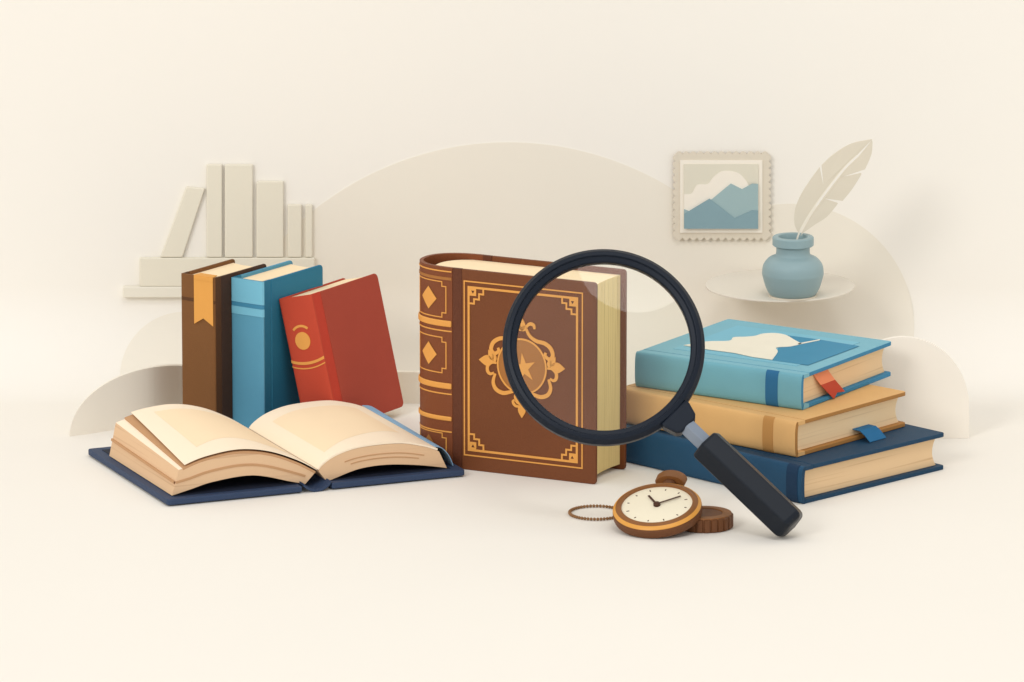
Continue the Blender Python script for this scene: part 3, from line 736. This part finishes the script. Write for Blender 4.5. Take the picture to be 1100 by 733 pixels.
out = n['Material Output']; tr = n.new('ShaderNodeBsdfTransparent'); tr.inputs[0].default_value = (.985, .995, .98, 1)
gl = n.new('ShaderNodeBsdfGlossy'); gl.inputs['Roughness'].default_value = .02; gl.inputs['Color'].default_value = (1, 1, 1, 1)
fr = n.new('ShaderNodeFresnel'); fr.inputs[0].default_value = 1.33; mxs = n.new('ShaderNodeMixShader')
l.new(fr.outputs[0], mxs.inputs[0]); l.new(tr.outputs[0], mxs.inputs[1]); l.new(gl.outputs[0], mxs.inputs[2]); l.new(mxs.outputs[0], out.inputs[0])
bm = bmesh.new(); Rl = .0938; prof = []
for i in range(10): q = (10 - i) / 10; prof.append((Rl * q, .0015 + .0055 * (1 - q * q)))
lathe(bm, [(.0004, -.0030), (Rl * .5, -.0030), (Rl, -.0030)] + prof + [(.0004, .0070)], 96)
finish('lens', bm, gm, t, smooth=True)
# handle pieces along hd
hx = Vector((hd.x, hd.y, 0)); hy = Vector((-hd.y, hd.x, 0))     # along, and toward upper right
def along(s, q_, z): v = hx * s + hy * q_; return Vector((v.x, v.y, z))
bm = bmesh.new(); prism(bm, mmp([(105, -19), (110, -19), (123, -15), (127, -11), (127, 11), (123, 15), (110, 19), (105, 19)]), lambda a_, b_, d: along(a_, b_, d), -.009, .009)
finish('collar', bm, M['black'], t, bevel=.002)
def tube(name, secs, n_, ph, m, bevel=0, smooth=False):
    bm = bmesh.new(); R = []
    for s, r in secs: R.append([bm.verts.new(along(s, r * math.cos(rad(ph + 360 * i / n_)), r * math.sin(rad(ph + 360 * i / n_)))) for i in range(n_)])
    for r0, r1 in zip(R, R[1:]):
        for i in range(n_): bm.faces.new((r0[i], r0[(i + 1) % n_], r1[(i + 1) % n_], r1[i]))
    bm.faces.new(R[0][::-1]); bm.faces.new(R[-1]); return finish(name, bm, m, t, bevel=bevel, smooth=smooth)
tube('ferrule', mmp([(126, 10.5), (153, 10.5)]), 6, 40, M['steel'], bevel=.0005)
tube('handle', mmp([(152, 17.5), (154, 20.2), (tipL * 1000 - 6, 20.8), (tipL * 1000 - 2, 20.0), (tipL * 1000 + 1, 17.5), (tipL * 1000 + 2.2, 12)]), 6, 48, M['handle'], bevel=.0025)

# ------------------------------------------------------------------ pocket watch
nrm = Vector((-.11, -.30, 1)).normalized(); wx = (Vector((1, 0, 0)) - nrm * nrm.x).normalized(); wy = nrm.cross(wx)
R0 = .0445; Hc = .0150
dz = R0 * math.sqrt(1 - nrm.z ** 2)
dc = G(705.5, 541.5, dz + Hc * nrm.z); base = dc - nrm * Hc
t = thing('pocket_watch', 'brown pocket watch with cream dial and beaded chain, tilted on a ridged disc', 'watch', frame(base, wx, wy, nrm))
bm = bmesh.new(); lathe(bm, mmp([(43, 0), (45.5, 1.2), (46.5, 4), (46.5, 9.5), (45.8, 10.3)]), 96); finish('case', bm, M['brass_d'], t, smooth=True)
bm = bmesh.new(); torus(bm, mmp([(36, 9), (45.9, 10.4), (45.2, 12.4), (41.8, 14.8), (38.6, 15.8), (37.2, 15.2), (37, 13)]), 96)
bz = finish('bezel', bm, M['brass'], t, smooth=True)
bm = bmesh.new(); torus(bm, mmp([(45.6, 10.5), (46.3, 11.3), (44.6, 13.4), (43.2, 14.2), (43, 12)]), 96); finish('gold_rim', bm, M['brass_g'], bz, smooth=True)
bm = bmesh.new(); lathe(bm, mmp([(37.2, 11), (37.2, 13.2)]), 80); dl = finish('dial', bm, M['dial'], t)
for i in range(12):
    an = rad(30 * i + 12); bm = bmesh.new(); r = .0310; L = .0022 if i % 3 else .0030
    ribbon(bm, [((r - L / 2) * math.cos(an), (r - L / 2) * math.sin(an)), ((r + L / 2) * math.cos(an), (r + L / 2) * math.sin(an))], .0011, zmap(.0132), 0, .0003)
    finish('hour_mark', bm, M['ink'], dl)
for nm, an, L, z, w_ in (('hour_hand', 113, .021, .0142, .0022), ('minute_hand', 24, .0275, .0150, .0018)):
    bm = bmesh.new(); c_, s_ = math.cos(rad(an)), math.sin(rad(an)); ribbon(bm, [(0, 0), (L * c_, L * s_)], w_, zmap(z), 0, .0006); finish(nm, bm, M['ink'], t)
bm = bmesh.new(); lathe(bm, mmp([(3.6, 13.3), (3.6, 16), (2.6, 16.8)]), 24); finish('hand_hub', bm, M['ink'], t, smooth=True)
# crown at the back, fatter than it is long
ca = rad(75); cx, cy = math.cos(ca), math.sin(ca)
def ctube(name, secs, m, flat=.8):
    bm = bmesh.new(); R = []
    for s, r in secs: R.append([bm.verts.new((cx * s - cy * r * math.cos(u), cy * s + cx * r * math.cos(u), .008 + r * flat * math.sin(u) if r < .009 else .008 + .0085 * math.sin(u))) for u in [2 * math.pi * i / 40 for i in range(40)]])
    for r0, r1 in zip(R, R[1:]):
        for i in range(40): bm.faces.new((r0[i], r0[(i + 1) % 40], r1[(i + 1) % 40], r1[i]))
    bm.faces.new(R[0][::-1]); bm.faces.new(R[-1]); return finish(name, bm, m, t, smooth=True)
ctube('crown_stem', [(.044, .0070), (.062, .0070)], M['brass_d'])
ctube('crown', [(.0535, .0148), (.0550, .0162), (.0640, .0164), (.0660, .0150)], M['brass'])
# chain: a loop of small beads lying on the table
wi = t.matrix_world.inverted()
bm = bmesh.new(); cc = (G(640, 552.5).x, G(640, 552.5).y); rx, ry = .0275, .0285
N = 50
for i in range(N):
    an = 2 * math.pi * i / N
    x, y = cc[0] + rx * math.cos(an), cc[1] + ry * math.sin(an)
    if x > cc[0] + .0225: continue
    p = wi @ Vector((x, y, .0018)); bmesh.ops.create_icosphere(bm, subdivisions=2, radius=.0017, matrix=Matrix.Translation(p))
me_o = finish('chain', bm, M['chain'], t, smooth=True)

# ------------------------------------------------------------------ ridged disc under the watch
cb = G(757, 551, .0150); cb.z = 0
t = thing('ridged_disc', 'small brown ridged metal disc with sunken centre, under the watch edge', 'disc', Matrix.Translation(cb))
rm = lambda a_, z: 1 + (.0 if z > .0135 or z < .001 else .028 * (1 if math.sin(24 * a_) > -.55 else -1))
bm = bmesh.new(); lathe(bm, mmp([(27.5, 0), (29, 1.2), (29, 13.2), (28, 14.6)]), 288, rmod=rm); finish('ridged_edge', bm, M['brass_d'], t, smooth=True)
bm = bmesh.new(); torus(bm, mmp([(28.2, 14), (27.8, 15.6), (20, 15.9), (18.8, 15.2), (17.5, 12), (18, 11)]), 96); finish('top_ring', bm, M['brass'], t, smooth=True)
bm = bmesh.new(); lathe(bm, mmp([(17.8, 14.62), (17.0, 14.7), (.5, 14.7)]), 64)
finish('centre', bm, M['brass_d'], t)
